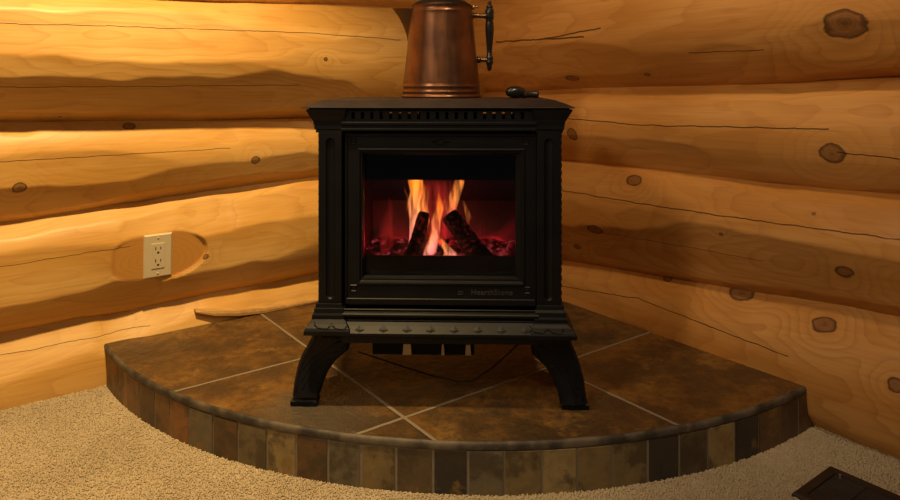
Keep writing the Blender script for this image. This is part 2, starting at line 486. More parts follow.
def tile_mat():
    t = NT('slate_rim_tiles'); oc = t.objco()
    tc = t.n('ShaderNodeAttribute', attribute_name='tile_colour').outputs['Color']
    n1 = t.noise(oc, 14.0, 5.0, 0.65); n2 = t.noise(oc, 40.0, 4.0, 0.6)
    col = t.mix(t.mapr(n1, 0.47, 0.60, 0.0, 0.75), tc, (0.055, 0.042, 0.026))
    col = t.mix(t.mapr(n1, 0.43, 0.33, 0.0, 0.7), col, (0.26, 0.155, 0.05))
    col = t.mix(t.mapr(n2, 0.35, 0.75, 0.0, 0.3), col, (0.05, 0.036, 0.022))
    t.bsdf(col, 0.5, 0.0, bump=t.math('ADD', n1, t.math('MULTIPLY', n2, 0.4)), bstr=0.45, bdist=0.004)
    return t.mat
hearth = empty('hearth', (C0[0], C0[1], 0), math.atan2(tL[1], tL[0]))
tag(hearth, 'raised quarter-round slate tile hearth filling the corner under the stove', 'hearth')
# local x along left wall (a), local y = -b
def arc(r, a0, a1, n, z):
    return [(r * math.cos(a0 + (a1 - a0) * i / n), r * math.sin(a0 + (a1 - a0) * i / n), z) for i in range(n + 1)]
ang0, ang1 = math.radians(-1.2), math.radians(90 + 3.0)
mb = MB(); RT = HR - 0.0045
top = [(-.0, .0, 0)] + arc(RT, ang0, ang1, 90, 0)
mb.loft([[(x, y, .07) for x, y, _ in top], [(x, y, HZ) for x, y, _ in top]])
mb.build('top_tiles', top_mat(), hearth)
# rounded edge trim
mb = MB(); rings = []
for i in range(121):
    a = ang0 + (ang1 - ang0) * i / 120
    jit = 0.0006 * math.sin(i * 1.7) + 0.0005 * math.sin(i * 0.61)
    pr = [(RT - .006, HZ - .0145), (HR + .0006, HZ - .0145), (HR + .0016, HZ - .012), (HR + .0014 + jit, HZ - .005), (HR + .0002, HZ - .0018), (HR - .0022, HZ - .0002), (RT + .0012, HZ + .0005), (RT - .001 + jit * 1.5, HZ + .0003)]
    rings.append([(r * math.cos(a), r * math.sin(a), z) for r, z in pr])
mb.loft(rings, smooth=True)
def trimmat():
    t = NT('slate_edge_trim'); oc = t.objco()
    n1 = t.noise(oc, 11.0, 5.0, 0.6); n2 = t.noise(oc, 60.0, 3.0, 0.6)
    col = t.mix(t.mapr(n1, 0.40, 0.60), (0.035, 0.030, 0.026), (0.14, 0.115, 0.085))
    col = t.mix(t.mapr(n2, 0.4, 0.8, 0.0, 0.5), col, (0.05, 0.04, 0.03))
    t.bsdf(col, 0.6, bump=n2, bstr=0.4, bdist=0.003)
    return t.mat
TRIM = trimmat()
mb.build('edge_trim', TRIM, hearth)
# grout backing and rim tiles
GROUT = plain('grey_grout', (0.24, 0.20, 0.155), 0.85, nscale=90)
mb = MB()
rings = []
for i in range(121):
    a = ang0 + (ang1 - ang0) * i / 120
    rings.append([(r * math.cos(a), r * math.sin(a), z) for r, z in ((HR - .03, -.02), (HR - .0015, -.02), (HR - .0015, HZ - .012), (HR - .03, HZ - .012))])
mb.loft(rings)
mb.build('grout', GROUT, hearth)
edges_px = [107, 118, 127, 139, 154.6, 170, 188.6, 213, 238, 267, 296, 328, 361, 396, 433, 468, 504, 541.7, 577, 612, 648, 679.5, 708, 735, 759, 781, 799, 820]
tcol = {'br': (.15, .075, .028), 'lb': (.22, .115, .04), 'ob': (.20, .09, .028), 'ol': (.115, .09, .05), 'do': (.085, .06, .032), 'db': (.09, .05, .022), 'bk': (.022, .02, .02), 'tn': (.22, .165, .075), 'gy': (.11, .095, .065), 'oo': (.15, .11, .05)}
order = ['br', 'lb', 'br', 'db', 'br', 'ob', 'gy', 'db', 'ol', 'tn', 'db', 'gy', 'oo', 'do', 'bk', 'gy', 'oo', 'tn', 'oo', 'oo', 'bk', 'do', 'tn', 'bk', 'db', 'db', 'db']
def ang_of(px):
    dx = (px - 450) / F
    lo, hi = ang0, ang1
    for _ in range(50):
        m = (lo + hi) / 2
        P = C0 + tL * HR * math.cos(m) + tR * HR * math.sin(m)
        if P[0] / P[1] < dx: lo = m
        else: hi = m
    return lo
angs = [ang_of(p) for p in edges_px]; angs[0] = ang0; angs[-1] = ang1
rng = random.Random(4)
mb = MB(); cols = []
gap = 0.0026 / HR
for k in range(27):
    a0, a1 = angs[k] + gap, angs[k + 1] - gap
    dr = rng.uniform(-.001, .001)
    n = 4; b = []
    ins = []
    for i in range(n + 1):
        a = a0 + (a1 - a0) * i / n
        ins.append([(r * math.cos(a), r * math.sin(a), z) for r, z in ((HR - .01, -.018), (HR - .0012 + dr, -.018), (HR + dr, -.016), (HR + dr, HZ - .0175), (HR - .0012 + dr, HZ - .0162), (HR - .01, HZ - .0162))])
    f0 = len(mb.f); mb.loft(ins); cols += [tuple(1.45 * q for q in tcol[order[k]])] * (len(mb.f) - f0)
rim = mb.build('rim_tiles', tile_mat(), hearth)
at = rim.data.attributes.new('tile_colour', 'FLOAT_COLOR', 'FACE')
at.data.foreach_set('color', np.array([(*c, 1) for c in cols], dtype=np.float32).ravel())

# ------------------------------------------------------------------ stove
def iron(name, col=(0.0045, 0.0048, 0.0062), rough=0.46):
    t = NT(name); oc = t.objco()
    n = t.noise(oc, 520.0, 2.0); n2 = t.noise(oc, 18.0, 3.0)
    c = t.mix(t.mapr(n2, 0.3, 0.7), tuple(q * .8 for q in col), tuple(q * 1.25 for q in col))
    t.bsdf(c, rough, 0.0, bump=n, bstr=0.22, bdist=0.0008, spec=0.24)
    return t.mat
IRON = iron('black_cast_iron'); IRON2 = iron('black_firebox_steel', (0.005, 0.005, 0.005), 0.8)
SLABM = iron('black_stove_top_iron', (0.024, 0.016, 0.015), 0.6)
DY = 1.40; CX = -0.0245
def SX(px, y=0.0): return (px - 450) * (DY + y) / F - CX
def SZ(py, y=0.0): return CAMZ - HZ - (py - HOR) * (DY + y) / F
stove = empty('wood_stove', (CX, DY, HZ + .0009), math.radians(-1.6))
tag(stove, 'black cast iron stove with a lit fire behind glass, standing on the slate hearth', 'stove')
BK = 0.36
# top slab
mb = MB()
yl = -0.004
xl, xr = SX(301, yl), SX(574, yl); zl = SZ(108.8, yl); zt = SZ(107.6, yl)
mb.rects([(xl, xr, yl, BK + .02, zl), (xl - .0006, xr + .0006, yl - .0006, BK + .02, (zl + zt) / 2), (xl, xr, yl, BK + .02, zt),
          (xl + .017, xr - .017, yl + .017, BK + .006, zt + .0072), (xl + .035, xr - .035, yl + .035, BK - .012, zt + .0136), (xl + .041, xr - .041, yl + .04, BK - .016, zt + .0140)])
mb.build('top_slab', SLABM, stove)
STOP = zt + .0140
# frieze between the crown blocks with a row of slots
mb = MB(); yf = 0.004
fx0, fx1 = SX(341, yf), SX(536, yf); fz0, fz1, sl0, sl1 = SZ(131, yf), zl, SZ(119.6, yf), SZ(112.6, yf)
mb.box(fx0, fx1, yf, yf + .012, fz0, sl0); mb.box(fx0, fx1, yf, yf + .012, sl1, fz1)
sp = [352.6 + 9.42 * k for k in range(19)]
xs = [fx0] + [v for p in sp for v in (SX(p - 1.6, yf), SX(p + 1.6, yf))] + [fx1]
for k in range(0, len(xs), 2): mb.box(xs[k], xs[k + 1], yf, yf + .012, sl0, sl1)
mb.prof_x([(yf - .003, SZ(123, yf)), (yf, SZ(122, yf)), (yf, SZ(126, yf)), (yf - .003, SZ(125, yf))], fx0, fx1)
mb.prof_x([(yf, fz0), (yf - .004, fz0), (yf - .004, SZ(129.5, yf)), (yf, SZ(128.5, yf))], fx0, fx1)
mb.build('slotted_frieze', IRON, stove)
# crown corner blocks
for s in (0, 1):
    mb = MB()
    def cb(o, i, py, y):          # outer px, inner px
        a, b = SX(o, y), SX(i, y)
        return (min(a, b), max(a, b), y, .09, SZ(py, y))
    L = [(305.2, 345.5, 110, -.004), (306, 345, 112.5, -.003), (309, 344, 117, .0), (311.3, 343.2, 120.5, .003), (312.2, 342.8, 121.5, .003), (313.2, 342.2, 126, .0045), (313.5, 342, 129.8, .0045), (315.2, 341.5, 130.8, .006)]
    if s: L = [(877.2 - o, 877.6 - i, p, y) for o, i, p, y in L]
    secs = [cb(o, i, p, y) for o, i, p, y in L][::-1]
    mb.rects(secs)
    mb.rects([cb(*((315, 341.5, 133.2, .002) if not s else (562.5, 536.2, 133.2, .002))), cb(*((315, 341.5, 131, .002) if not s else (562.5, 536.2, 131, .002)))])
    mb.box(*( (SX(308), SX(343)) if not s else (SX(534), SX(569)) ), .004, .09, SZ(110, 0), zl)
    mb.build('crown_block', IRON, stove)
# pilaster columns with a round ended flute
def flute_col(px0, px1, s):
    mb = MB(); x0, x1 = SX(px0), SX(px1); z0, z1 = SZ(305.5), SZ(133)
    fx0, fx1 = SX(px0 + (7.5 if not s else 7)), SX(px1 - (7 if not s else 8)); r = (fx1 - fx0) / 2; cx = (fx0 + fx1) / 2
    ft, fb = SZ(138.5) - r, SZ(300.5) + r
    n = 10
    inner = [(cx + r * math.cos(PI * i / n), ft + r * math.sin(PI * i / n)) for i in range(n + 1)] + [(cx - r * math.cos(PI * i / n), fb - r * math.sin(PI * i / n)) for i in range(n + 1)]
    # outer matching loop
    def proj(p):
        x, z = p
        return x, z
    outer = []
    for i in range(n + 1):
        a = PI * i / n
        outer.append((cx + (x1 - cx if math.cos(a) > 0 else cx - x0) * max(-1, min(1, math.cos(a) * 1.42)), z1 if abs(math.cos(a)) < .75 else ft + (z1 - ft) * min(1, math.sin(a) * 1.42)))
    for i in range(n + 1):
        a = PI * i / n
        outer.append((cx - ((cx - x0) if math.cos(a) > 0 else (x1 - cx)) * max(-1, min(1, math.cos(a) * 1.42)), z0 if abs(math.cos(a)) < .75 else fb - (fb - z0) * min(1, math.sin(a) * 1.42)))
    mid = [(cx + (x - cx) * .72, (ft if z > (ft + fb) / 2 else fb) + (z - (ft if z > (ft + fb) / 2 else fb)) * .72) for x, z in inner]
    rings = [[(x, .10, z) for x, z in outer], [(x, 0.0015, z) for x, z in outer], [(x + (.0015 if x < cx else -.0015), 0.0, z) for x, z in outer], [(x, 0.0, z) for x, z in inner], [(x, .0035, z) for x, z in mid], [(cx + (x - cx) * .3, .0055, z) for x, z in mid]]
    mb.loft(rings)
    c = mb.build('column', IRON, stove)
    mb = MB()
    xe = x0 if not s else x1
    k = 0
    z = z0 + .008
    while z < z1 - .006:
        mb.lathe([(.0001, -.0062), (.0022, -.005), (.003, 0), (.0022, .005), (.0001, .0062)], xe, .012, z, 8); z += .0155
    mb.build('bead_trim', IRON, c)
flute_col(317.6, 341.3, 0); flute_col(536.7, 560.9, 1)
# column base blocks
for s in (0, 1):
    mb = MB()
    L = [(303.0, 350, 337.5, -.030), (303.0, 349.8, 333.5, -.031), (305, 348.5, 330, -.028), (308.6, 346.5, 325.5, -.019), (311, 345, 321.8, -.014), (311, 344, 321, -.012), (311.4, 344, 317, -.012), (312.5, 343.6, 314.5, -.010), (313.5, 343.4, 314, -.010), (313.5, 343.2, 310.2, -.009), (315, 342, 309.6, -.006), (315, 341.4, 305.2, -.005)]
    if s: L = [(878.6 - o + (340 - 305 if False else 0) + (1.5 if p > 325 else 0), 878.2 - i + (1 if p > 325 else 0), p + (2.2 if p > 309.8 else 0), y) for o, i, p, y in L]
    mb.rects([cb(*q) for q in L])
    b = mb.build('column_base', IRON, stove, bevel=.0008)
    # raised zigzag lozenge
    mb = MB()
    c = 331.0 if not s else 547.5; dz = 0 if not s else 2.2
    zz = [(-18, 323.5), (-14, 329), (-4, 330), (0, 325), (4.5, 329.5), (13, 330.5), (16, 326)]
    pts = [(SX(c + q, -.026), -.0225 - (p - 323) * .0009, SZ(p + dz, -.026)) for q, p in zz]
    mb.tube(pts, .0010, 6)
    mb.build('relief_line', IRON, b)
# base rail between the column bases
mb = MB()
x0, x1 = SX(343), SX(538)
pr = [(.03, 309)] + [(-.004, 309), (-.006, 310), (-.004, 311.2), (-.006, 312)] + [(-.006 - .007 * math.sin(PI * i / 8), 312 + 8.0 * i / 8) for i in range(9)] + [(-.007, 321), (-.010, 322), (-.016, 326), (-.024, 331), (-.029, 334), (-.029, 336.8), (-.022, 337.3), (-.02, 343.5), (.03, 343.5)]
mb.prof_x([(y, SZ(p + .8, y)) for y, p in pr], x0, x1)
rail = mb.build('base_rail', IRON, stove)
for k in range(8):
    mb = MB()
    c = 360 + 23.6 * k
    if c > 530: break
    y = -.0205
    a = [(SX(c - 5, y), -.0235, SZ(331, -.024)), (SX(c, y), -.0160, SZ(325.4, -.016)), (SX(c + 5, y), -.0235, SZ(331, -.024)), (SX(c, y), -.0275, SZ(334, -.028))]
    ctr = (SX(c, y), -.0243, SZ(330.3, -.022))
    mb.add(a + [ctr], [(0, 1, 4), (1, 2, 4), (2, 3, 4), (3, 0, 4)])
    mb.build('diamond_relief', IRON, rail)
# body shell
mb = MB()
bx0, bx1 = SX(321), SX(557)
zb0, zb1 = SZ(340), SZ(120)
cavz = SZ(121)
mb.box(bx0, bx0 + .008, .05, BK, zb0, zl); mb.box(bx1 - .008, bx1, .05, BK, zb0, zl)        # sides
mb.box(bx0, bx1, BK - .008, BK, zb0, SZ(131) - .02)                                          # back
mb.box(bx0, bx1, .017, BK, SZ(121.5) - .012, SZ(121.5))                                    # deck under the slotted chamber
mb.box(bx0, bx1, .0, BK, zb0, zb0 + .008)                                                     # bottom
cxa, cxb = SX(419, .2), SX(478, .2)
mb.box(cxa, cxb, .12, BK, SZ(131) - .004, zl)                                                # flue collar in the chamber
mb.box(bx0, SX(378, .2), .18, BK, SZ(131) - .004, zl); mb.box(SX(514, .2), bx1, .18, BK, SZ(131) - .004, zl)
mb.build('body', IRON2, stove)
# door
def frame(mb, o, i, y0, y1):      # o,i = (x0,x1,z0,z1) ; flat frame from outer at y0 to inner at y1
    O = [(o[0], y0, o[2]), (o[1], y0, o[2]), (o[1], y0, o[3]), (o[0], y0, o[3])]
    I = [(i[0], y1, i[2]), (i[1], y1, i[2]), (i[1], y1, i[3]), (i[0], y1, i[3])]
    mb.add(O + I, [(0, 1, 5, 4), (1, 2, 6, 5), (2, 3, 7, 6), (3, 0, 4, 7)])
def R4(px0, px1, py0, py1, y): return (SX(px0, y), SX(px1, y), SZ(py1, y), SZ(py0, y))
mb = MB()
seq = [(344.2, 536.2, 134.0, 306.3, .045), (344.2, 536.2, 134.0, 306.3, .009), (345, 535.4, 134.8, 305.5, .007), (346.0, 534.4, 135.6, 300.0, .007), (346.8, 533.8, 136.4, 299.2, .0085), (347.2, 533.4, 136.8, 298.8, .0105),
       (357.0, 524.6, 148.6, 286.2, .0105), (357.4, 524.2, 149, 285.8, .0075), (358.6, 523.0, 150.2, 284.0, .0068), (359.8, 522.0, 151.2, 282.0, .0085), (360.4, 521.4, 151.8, 281.0, .011), (361.6, 520.2, 153.0, 279.4, .011), (363.6, 515.0, 155.0, 276.2, .022), (364, 514.6, 155.4, 275.8, .034), (364, 514.6, 155.4, 275.8, .045)]
R = [R4(*q) for q in seq]
for a, b, q, w in zip(R[:-1], R[1:], seq[:-1], seq[1:]): frame(mb, a, b, q[4], w[4])
door = mb.build('door', IRON, stove)
for (px, py) in ((352.3, 142.0), (526.6, 142.4), (352.3, 290.8), (527.4, 291.6)):
    mb = MB(); a, b, c, d = SX(px - 3.4), SX(px + 3.4), SZ(py + 3.6), SZ(py - 3.6); y = .0105
    frame(mb, (a, b, c, d), (a + .0015, b - .0015, c + .0015, d - .0015), y, y - .0016)
    frame(mb, (a + .0015, b - .0015, c + .0015, d - .0015), (a + .0035, b - .0035, c + .0035, d - .0035), y - .0016, y + .0002)
    e = .0045; mx, mz = (a + b) / 2, (c + d) / 2
    mb.add([(mx - .003, y, mz), (mx, y, mz - .003), (mx + .003, y, mz), (mx, y, mz + .003), (mx, y - .002, mz)], [(0, 1, 4), (1, 2, 4), (2, 3, 4), (3, 0, 4)])
    mb.build('corner_rosette', IRON, door)
mb = MB()
c, z = SX(440.5), SZ(142.2); y = .0105
W, Hh = .0212, .0098
for q, yy in ((1.0, 0), ):
    O = [(c - W, y, z), (c - W * .35, y, z - Hh * .45), (c, y, z - Hh), (c + W * .35, y, z - Hh * .45), (c + W, y, z), (c + W * .35, y, z + Hh * .45), (c, y, z + Hh), (c - W * .35, y, z + Hh * .45)]
    M = [(c + (p[0] - c) * .8, y - .0022, z + (p[2] - z) * .8) for p in O]
    N = [(c + (p[0] - c) * .6, y + .0006, z + (p[2] - z) * .6) for p in O]
    mb.loft([O, M, N], caps=False)
    mb.add(N, [tuple(range(8))])
mb.build('diamond_medallion', IRON, door)
# embossed lettering on the door's lower rail
def letters(txt, x, z, y, size, parent):
    cu = bpy.data.curves.new('lettering', 'FONT'); cu.body = txt; cu.size = size; cu.extrude = .0009; cu.bevel_depth = .0002; cu.align_x = 'CENTER'; cu.space_character = 1.08
    o = bpy.data.objects.new('lettering', cu); COL.objects.link(o)
    bpy.context.view_layer.update()
    dg = bpy.context.evaluated_depsgraph_get()
    me = bpy.data.meshes.new_from_object(o.evaluated_get(dg)); bpy.data.objects.remove(o)
    me.materials.clear(); me.materials.append(LETT)
    ob = bpy.data.objects.new('lettering', me); ob.rotation_euler = (PI / 2, 0, 0); ob.location = (x, y, z)
    return link(ob, parent)
LETT = iron('black_embossed_letters', (0.045, 0.042, 0.041), 0.35)
letters('HearthStone', SX(492), SZ(296.4), .0100, .0155, door)
mb = MB()      # small flame badge before the name
bxx, bz = SX(460.5), SZ(294.2)
mb.tube([(bxx - .006, .0098, bz - .003), (bxx - .003, .0098, bz + .003), (bxx, .0098, bz - .001), (bxx + .003, .0098, bz + .003), (bxx + .006, .0098, bz - .002)], .0008, 6)
mb.tube([(bxx - .007, .0098, bz - .004), (bxx + .006, .0098, bz - .004)], .0008, 6)
mb.build('emblem', LETT, door)
# glass
def glassmat():
    t = NT('clear_stove_glass')
    tr = t.n('ShaderNodeBsdfTransparent'); gl = t.n('ShaderNodeBsdfGlossy'); gl.inputs['Roughness'].default_value = .08
    fr = t.n('ShaderNodeFresnel'); fr.inputs[0].default_value = 1.45
    m = t.n('ShaderNodeMixShader'); t.set(m.inputs[0], fr.outputs[0]); t.t.links.new(tr.outputs[0], m.inputs[1]); t.t.links.new(gl.outputs[0], m.inputs[2])
    tr.inputs[0].default_value = (.96, .96, .96, 1)
    t.t.links.new(m.outputs[0], t.out.inputs['Surface']); return t.mat
mb = MB(); r = R4(361, 518, 152, 279, .037)
mb.box(r[0], r[1], .037, .041, r[2], r[3]); mb.build('glass', glassmat(), door)
# woven spark screen behind the glass: fine wires with open gaps
def screenmat():
    t = NT('fine_spark_screen'); oc = t.objco(); sep = t.n('ShaderNodeSeparateXYZ'); t.set(sep.inputs[0], oc); x, y, z = sep.outputs
    k = 2 * PI / .0040
    a = t.math('SINE', t.math('MULTIPLY', t.math('ADD', x, t.math('MULTIPLY', z, 1.25)), k))
    m = t.mapr(a, 0.25, 0.75, 0.0, 0.62)
    tr = t.n('ShaderNodeBsdfTransparent'); df = t.n('ShaderNodeBsdfDiffuse'); df.inputs[0].default_value = (.012, .011, .011, 1)
    mx = t.n('ShaderNodeMixShader'); t.set(mx.inputs[0], m); t.t.links.new(tr.outputs[0], mx.inputs[1]); t.t.links.new(df.outputs[0], mx.inputs[2])
    t.t.links.new(mx.outputs[0], t.out.inputs['Surface']); return t.mat
mb = MB(); mb.box(r[0], r[1], .0425, .0432, r[2], r[3]); mb.build('spark_screen', screenmat(), door)
# firebox
FB0, FB1 = .046, .27
fx0, fx1 = SX(358, .05), SX(521, .05); fzt, fzb = SZ(150, .05), SZ(281, .05)
BACKM = plain('sooty_firebrick', (0.06, 0.055, 0.055), 0.85, nscale=25, namp=.3, bstr=.3)
mb = MB()
mb.box(fx0 - .01, fx0, FB0, FB1, fzb, fzt); mb.box(fx1, fx1 + .01, FB0, FB1, fzb, fzt)
mb.box(fx0 - .01, fx1 + .01, FB0, FB1, fzt, fzt + .008); mb.box(fx0 - .01, fx1 + .01, FB0, FB1, fzb - .008, fzb)
firebox = mb.build('firebox', IRON2, stove)
mb = MB(); mb.box(fx0, fx1, FB1 - .012, FB1, fzb, fzt); mb.build('firebrick_back', BACKM, firebox)
mb = MB()
za = SZ(180.3, .10)
mb.prof_x([(.098, fzt), (.098, za), (.165, za), (.256, SZ(201, .256)), (.256, SZ(196, .256)), (.165, za + .004), (.104, za + .004), (.104, fzt)], fx0, fx1); pass                    # hanging smoke hood; sloped rear plate added to keep the upper back dark
mb.build('baffle', IRON2, firebox)
mb = MB(); zlip = SZ(256.3, .047)
mb.box(fx0, fx1, .0465, .051, fzb, zlip)
for k in range(38): pass
mb.build('front_lip', iron('black_lip_mesh', (0.055, 0.05, 0.047), 0.6), firebox)
# ember bed
def noise3(p, s):
    from mathutils import noise
    return noise.noise(Vector(p) * s)
mb = MB(); nx, ny = 70, 36; vs = []
ex0, ex1, ey0, ey1 = fx0 + .002, fx1 - .002, .054, FB1 - .02
for j in range(ny + 1):
    for i in range(nx + 1):
        x = ex0 + (ex1 - ex0) * i / nx; y = ey0 + (ey1 - ey0) * j / ny
        z = zlip - .020 + .010 * j / ny + .012 * noise3((x, y, 0), 45) + .007 * noise3((x, y, 3), 110)
        vs.append((x, y, z))
mb.add(vs, [(j * (nx + 1) + i, j * (nx + 1) + i + 1, (j + 1) * (nx + 1) + i + 1, (j + 1) * (nx + 1) + i) for j in range(ny) for i in range(nx)], smooth=True)
def embermat():
    t = NT('glowing_embers'); oc = t.objco()
    n = t.noise(oc, 55.0, 4.0, .6); n2 = t.noise(oc, 16.0, 2.0)
    f = t.mapr(t.math('MULTIPLY', n, t.math('ADD', n2, .5)), .45, .72)
    cr = t.n('ShaderNodeValToRGB'); t.set(cr.inputs[0], f)
    e = cr.color_ramp.elements; e[0].color = (.02, .0005, .001, 1); e[1].color = (1, .16, .14, 1); e[0].position = .0; e[1].position = 1
    q = cr.color_ramp.elements.new(.5); q.color = (.55, .02, .03, 1)
    t.bsdf((.01, .008, .008), .9, **{'Emission Color': cr.outputs[0], 'Emission Strength': EMB})
    return t.mat
EMB = 0.35
mb.build('ember_bed', embermat(), firebox)
# charred fire logs
def charmat():
    t = NT('charred_log'); oc = t.objco()
    n = t.noise(oc, 60.0, 4.0, .65); n2 = t.noise(oc, 120.0, 3.0, .6); n3 = t.noise(oc, 14.0, 2.0)
    f = t.mapr(t.math('MULTIPLY', n2, t.math('ADD', n3, .45)), .53, .70)
    col = t.mix(t.mapr(n, .4, .7), (.006, .005, .005), (.035, .02, .016))
    t.bsdf(col, .8, bump=t.math('ADD', n, n2), bstr=1.0, bdist=.006, **{'Emission Color': (.9, .05, .03, 1), 'Emission Strength': t.math('MULTIPLY', f, .10)})
    return t.mat
CHAR = charmat()
def firelog(p0, p1, r0, r1, seed, sq=0.25):
    mb = MB(); rings = []; rr = random.Random(seed)
    a0, a1 = Vector(p0), Vector(p1); d = (a1 - a0).normalized(); u = d.cross(Vector((0, 1, 0))).normalized(); v = d.cross(u)
    for i in range(25):
        f = i / 24; c = a0.lerp(a1, f); R_ = r0 + (r1 - r0) * f
        if i == 0 or i == 24: R_ *= .9
        ring = []
        for k in range(28):
            a = 2 * PI * k / 28
            q = R_ * (1 + sq * .5 * math.cos(4 * a + .6) * .4 + .10 * noise3((math.cos(a) * 2 + seed, math.sin(a) * 2, f * 3), 1.3) + .07 * noise3((math.cos(a) * 5 + seed, math.sin(a) * 5, f * 9), 1.5))
            ring.append(tuple(c + u * q * math.cos(a) + v * q * math.sin(a) + d * (.003 * noise3((k, f, seed), 1))))
        rings.append(ring)
    mb.loft(rings, smooth=True)
    return mb.build('fire_log', CHAR, firebox)
def FP(px, py, y): return (SX(px, y), y, SZ(py, y))
firelog(FP(409, 274, .088), FP(422.5, 213, .135), .0205, .0125, 1)
firelog(FP(494, 276, .080), FP(447, 215, .125), .0255, .0185, 7)
firelog(FP(385, 251, .19), FP(412, 246, .20), .012, .010, 3)
firelog(FP(438, 262, .10), FP(446, 240, .15), .006, .004, 5)
# flames: thin closed tongues of glowing gas
def flamemat(name, ramp, strength, seed):
    t = NT(name); oc = t.objco()
    at = t.n('ShaderNodeTexCoord').outputs['Generated']
    sep = t.n('ShaderNodeSeparateXYZ'); t.set(sep.inputs[0], at); gz = sep.outputs[2]
    n = t.noise(t.vmath('ADD', t.vmath('MULTIPLY', oc, (105.0, 40.0, 15.0)), (seed, seed, 0)), 1.0, 3.0, .55)
    cr = t.n('ShaderNodeValToRGB'); t.set(cr.inputs[0], gz)
    el = cr.color_ramp.elements
    el[0].position = ramp[0][0]; el[0].color = (*ramp[0][1], 1); el[1].position = ramp[-1][0]; el[1].color = (*ramp[-1][1], 1)
    for p, c in ramp[1:-1]:
        q = el.new(p); q.color = (*c, 1)
    em = t.n('ShaderNodeEmission'); t.set(em.inputs[0], cr.outputs[0])
    t.set(em.inputs[1], t.math('MULTIPLY', t.mapr(n, .33, .68, .06, 1.75), strength))
    t.t.links.new(em.outputs[0], t.out.inputs['Volume'])
    return t.mat
def flame(pts, mat, depth=.55):
    # pts: (px, py, half width px, y)
    mb = MB(); rings = []
    sub = []
    for (a, b) in zip(pts[:-1], pts[1:]):
        for k in range(5):
            f = k / 5; sub.append([a[i] + (b[i] - a[i]) * f for i in range(4)])
    sub.append(list(pts[-1]))
    for px, py, hw, y in sub:
        c = FP(px, py, y); w = hw * (DY + y) / F
        rings.append([(c[0] + w * math.cos(2 * PI * k / 16), c[1] + w * depth * math.sin(2 * PI * k / 16), c[2]) for k in range(16)])
    mb.loft(rings, smooth=True)
    return mb.build('flame', mat, firebox)
HOT = [(0.0, (1, .08, .10)), (.18, (1, .26, .20)), (.45, (1, .30, .10)), (.72, (1, .25, .02)), (1, (.9, .12, .01))]
ORG = [(0.0, (1, .08, .05)), (.4, (1, .30, .06)), (1, (.95, .22, .02))]
RED = [(0.0, (.9, .03, .03)), (.6, (.7, .035, .025)), (1, (.45, .01, .01))]
FS = 62.0
fm = [flamemat('flame_hot', HOT, FS * 1.7, 1.3), flamemat('flame_orange', ORG, FS * 1.25, 4.1), flamemat('flame_red', RED, FS * .22, 7.7)]
flame([(409, 258, 4, .15), (412, 238, 5, .155), (414, 220, 6.5, .155), (411, 205, 6, .155), (415, 192, 7, .155), (413, 178, 8, .155), (411, 168, 4, .155), (410, 160, .3, .155)], fm[0])
flame([(404, 214, .4, .16), (406, 205, 2.2, .16), (405, 196, 1.4, .16), (402, 188, .3, .16)], fm[1])
flame([(428, 262, 5, .125), (431, 245, 5.5, .13), (434, 233, 4.5, .14), (434, 222, 5, .15), (438, 208, 4.5, .15), (437, 196, 1.5, .15), (436, 190, .3, .15)], fm[0])
flame([(457, 262, 7, .075), (449, 252, 5.5, .075), (441, 243, 4, .085), (436, 236, 2, .10), (433, 228, .3, .12)], fm[0])
flame([(451, 222, 4, .17), (449, 208, 6, .17), (453, 195, 6, .17), (457, 183, 5.5, .17), (459, 172, 3, .17), (459, 164, .3, .17)], fm[1])
flame([(419, 240, 3, .17), (422, 222, 6, .17), (420, 206, 6, .17), (423, 192, 4, .17), (421, 182, .4, .17)], fm[1])
flame([(444, 226, 2, .16), (446, 214, 4, .16), (443, 203, 2.5, .16), (446, 193, .3, .16)], fm[0])
flame([(424, 262, 4, .10), (427, 248, 3.5, .105), (430, 236, 2, .11), (428, 228, .3, .115)], fm[0])
flame([(442, 264, 5, .07), (446, 254, 3.2, .07), (443, 246, 1.6, .075), (444, 240, .3, .08)], fm[0])
flame([(480, 262, 5, .16), (477, 244, 6, .16), (480, 228, 4, .16), (478, 214, .4, .16)], fm[2], .4)
flame([(466, 228, .4, .15), (467, 218, 3, .15), (464, 208, 2.2, .15), (461, 200, .3, .15)], fm[1])
flame([(430, 240, 14, .19), (431, 215, 21, .19), (432, 190, 23, .19), (432, 170, 18, .19), (432, 158, 1, .19)], fm[2], .3)
flame([(383, 256, 4, .12), (386, 240, 8, .12), (384, 225, 7, .12), (389, 206, 3, .12), (388, 196, .3, .12)], fm[2], .4)
# under-burner box and drooping cable
mb = MB(); yb = .02
mb.box(SX(372, yb), SX(474, yb), yb, .20, SZ(355.5, yb), zb0 + .002)
ub = mb.build('burner_box', IRON2, stove, bevel=.001)
STEEL = plain('dull_steel', (0.36, 0.29, 0.23), 0.35, 0.9)
for (a, b, w) in ((402.5, 411.5, 1), (441, 444.5, 0), (465, 471, 0)):
    mb = MB(); mb.prism([(SX(a, yb), SZ(355, yb)), (SX(b, yb), SZ(355, yb)), (SX(b - .8, yb), SZ(344, yb)), (SX(a + .8, yb), SZ(344, yb))], yb - .004, yb + .01)
    mb.build('steel_bracket', STEEL, ub, bevel=.0006)
CABLE = plain('black_cable', (0.012, 0.011, 0.011), 0.5)
mb = MB(); c3 = [(356, 353, .12), (372, 358, .12), (400, 367, .12), (430, 376, .118), (455, 382, .115), (463, 384.3, .114), (471, 381, .115), (490, 368, .117), (508, 352, .118), (521, 339, .12)]
pts = [FP(px, py, y) for px, py, y in c3]; pts = [(x, y, max(z, .0025)) for x, y, z in pts]
mb.tube(pts, .0017, 8); mb.build('cable', CABLE, stove)
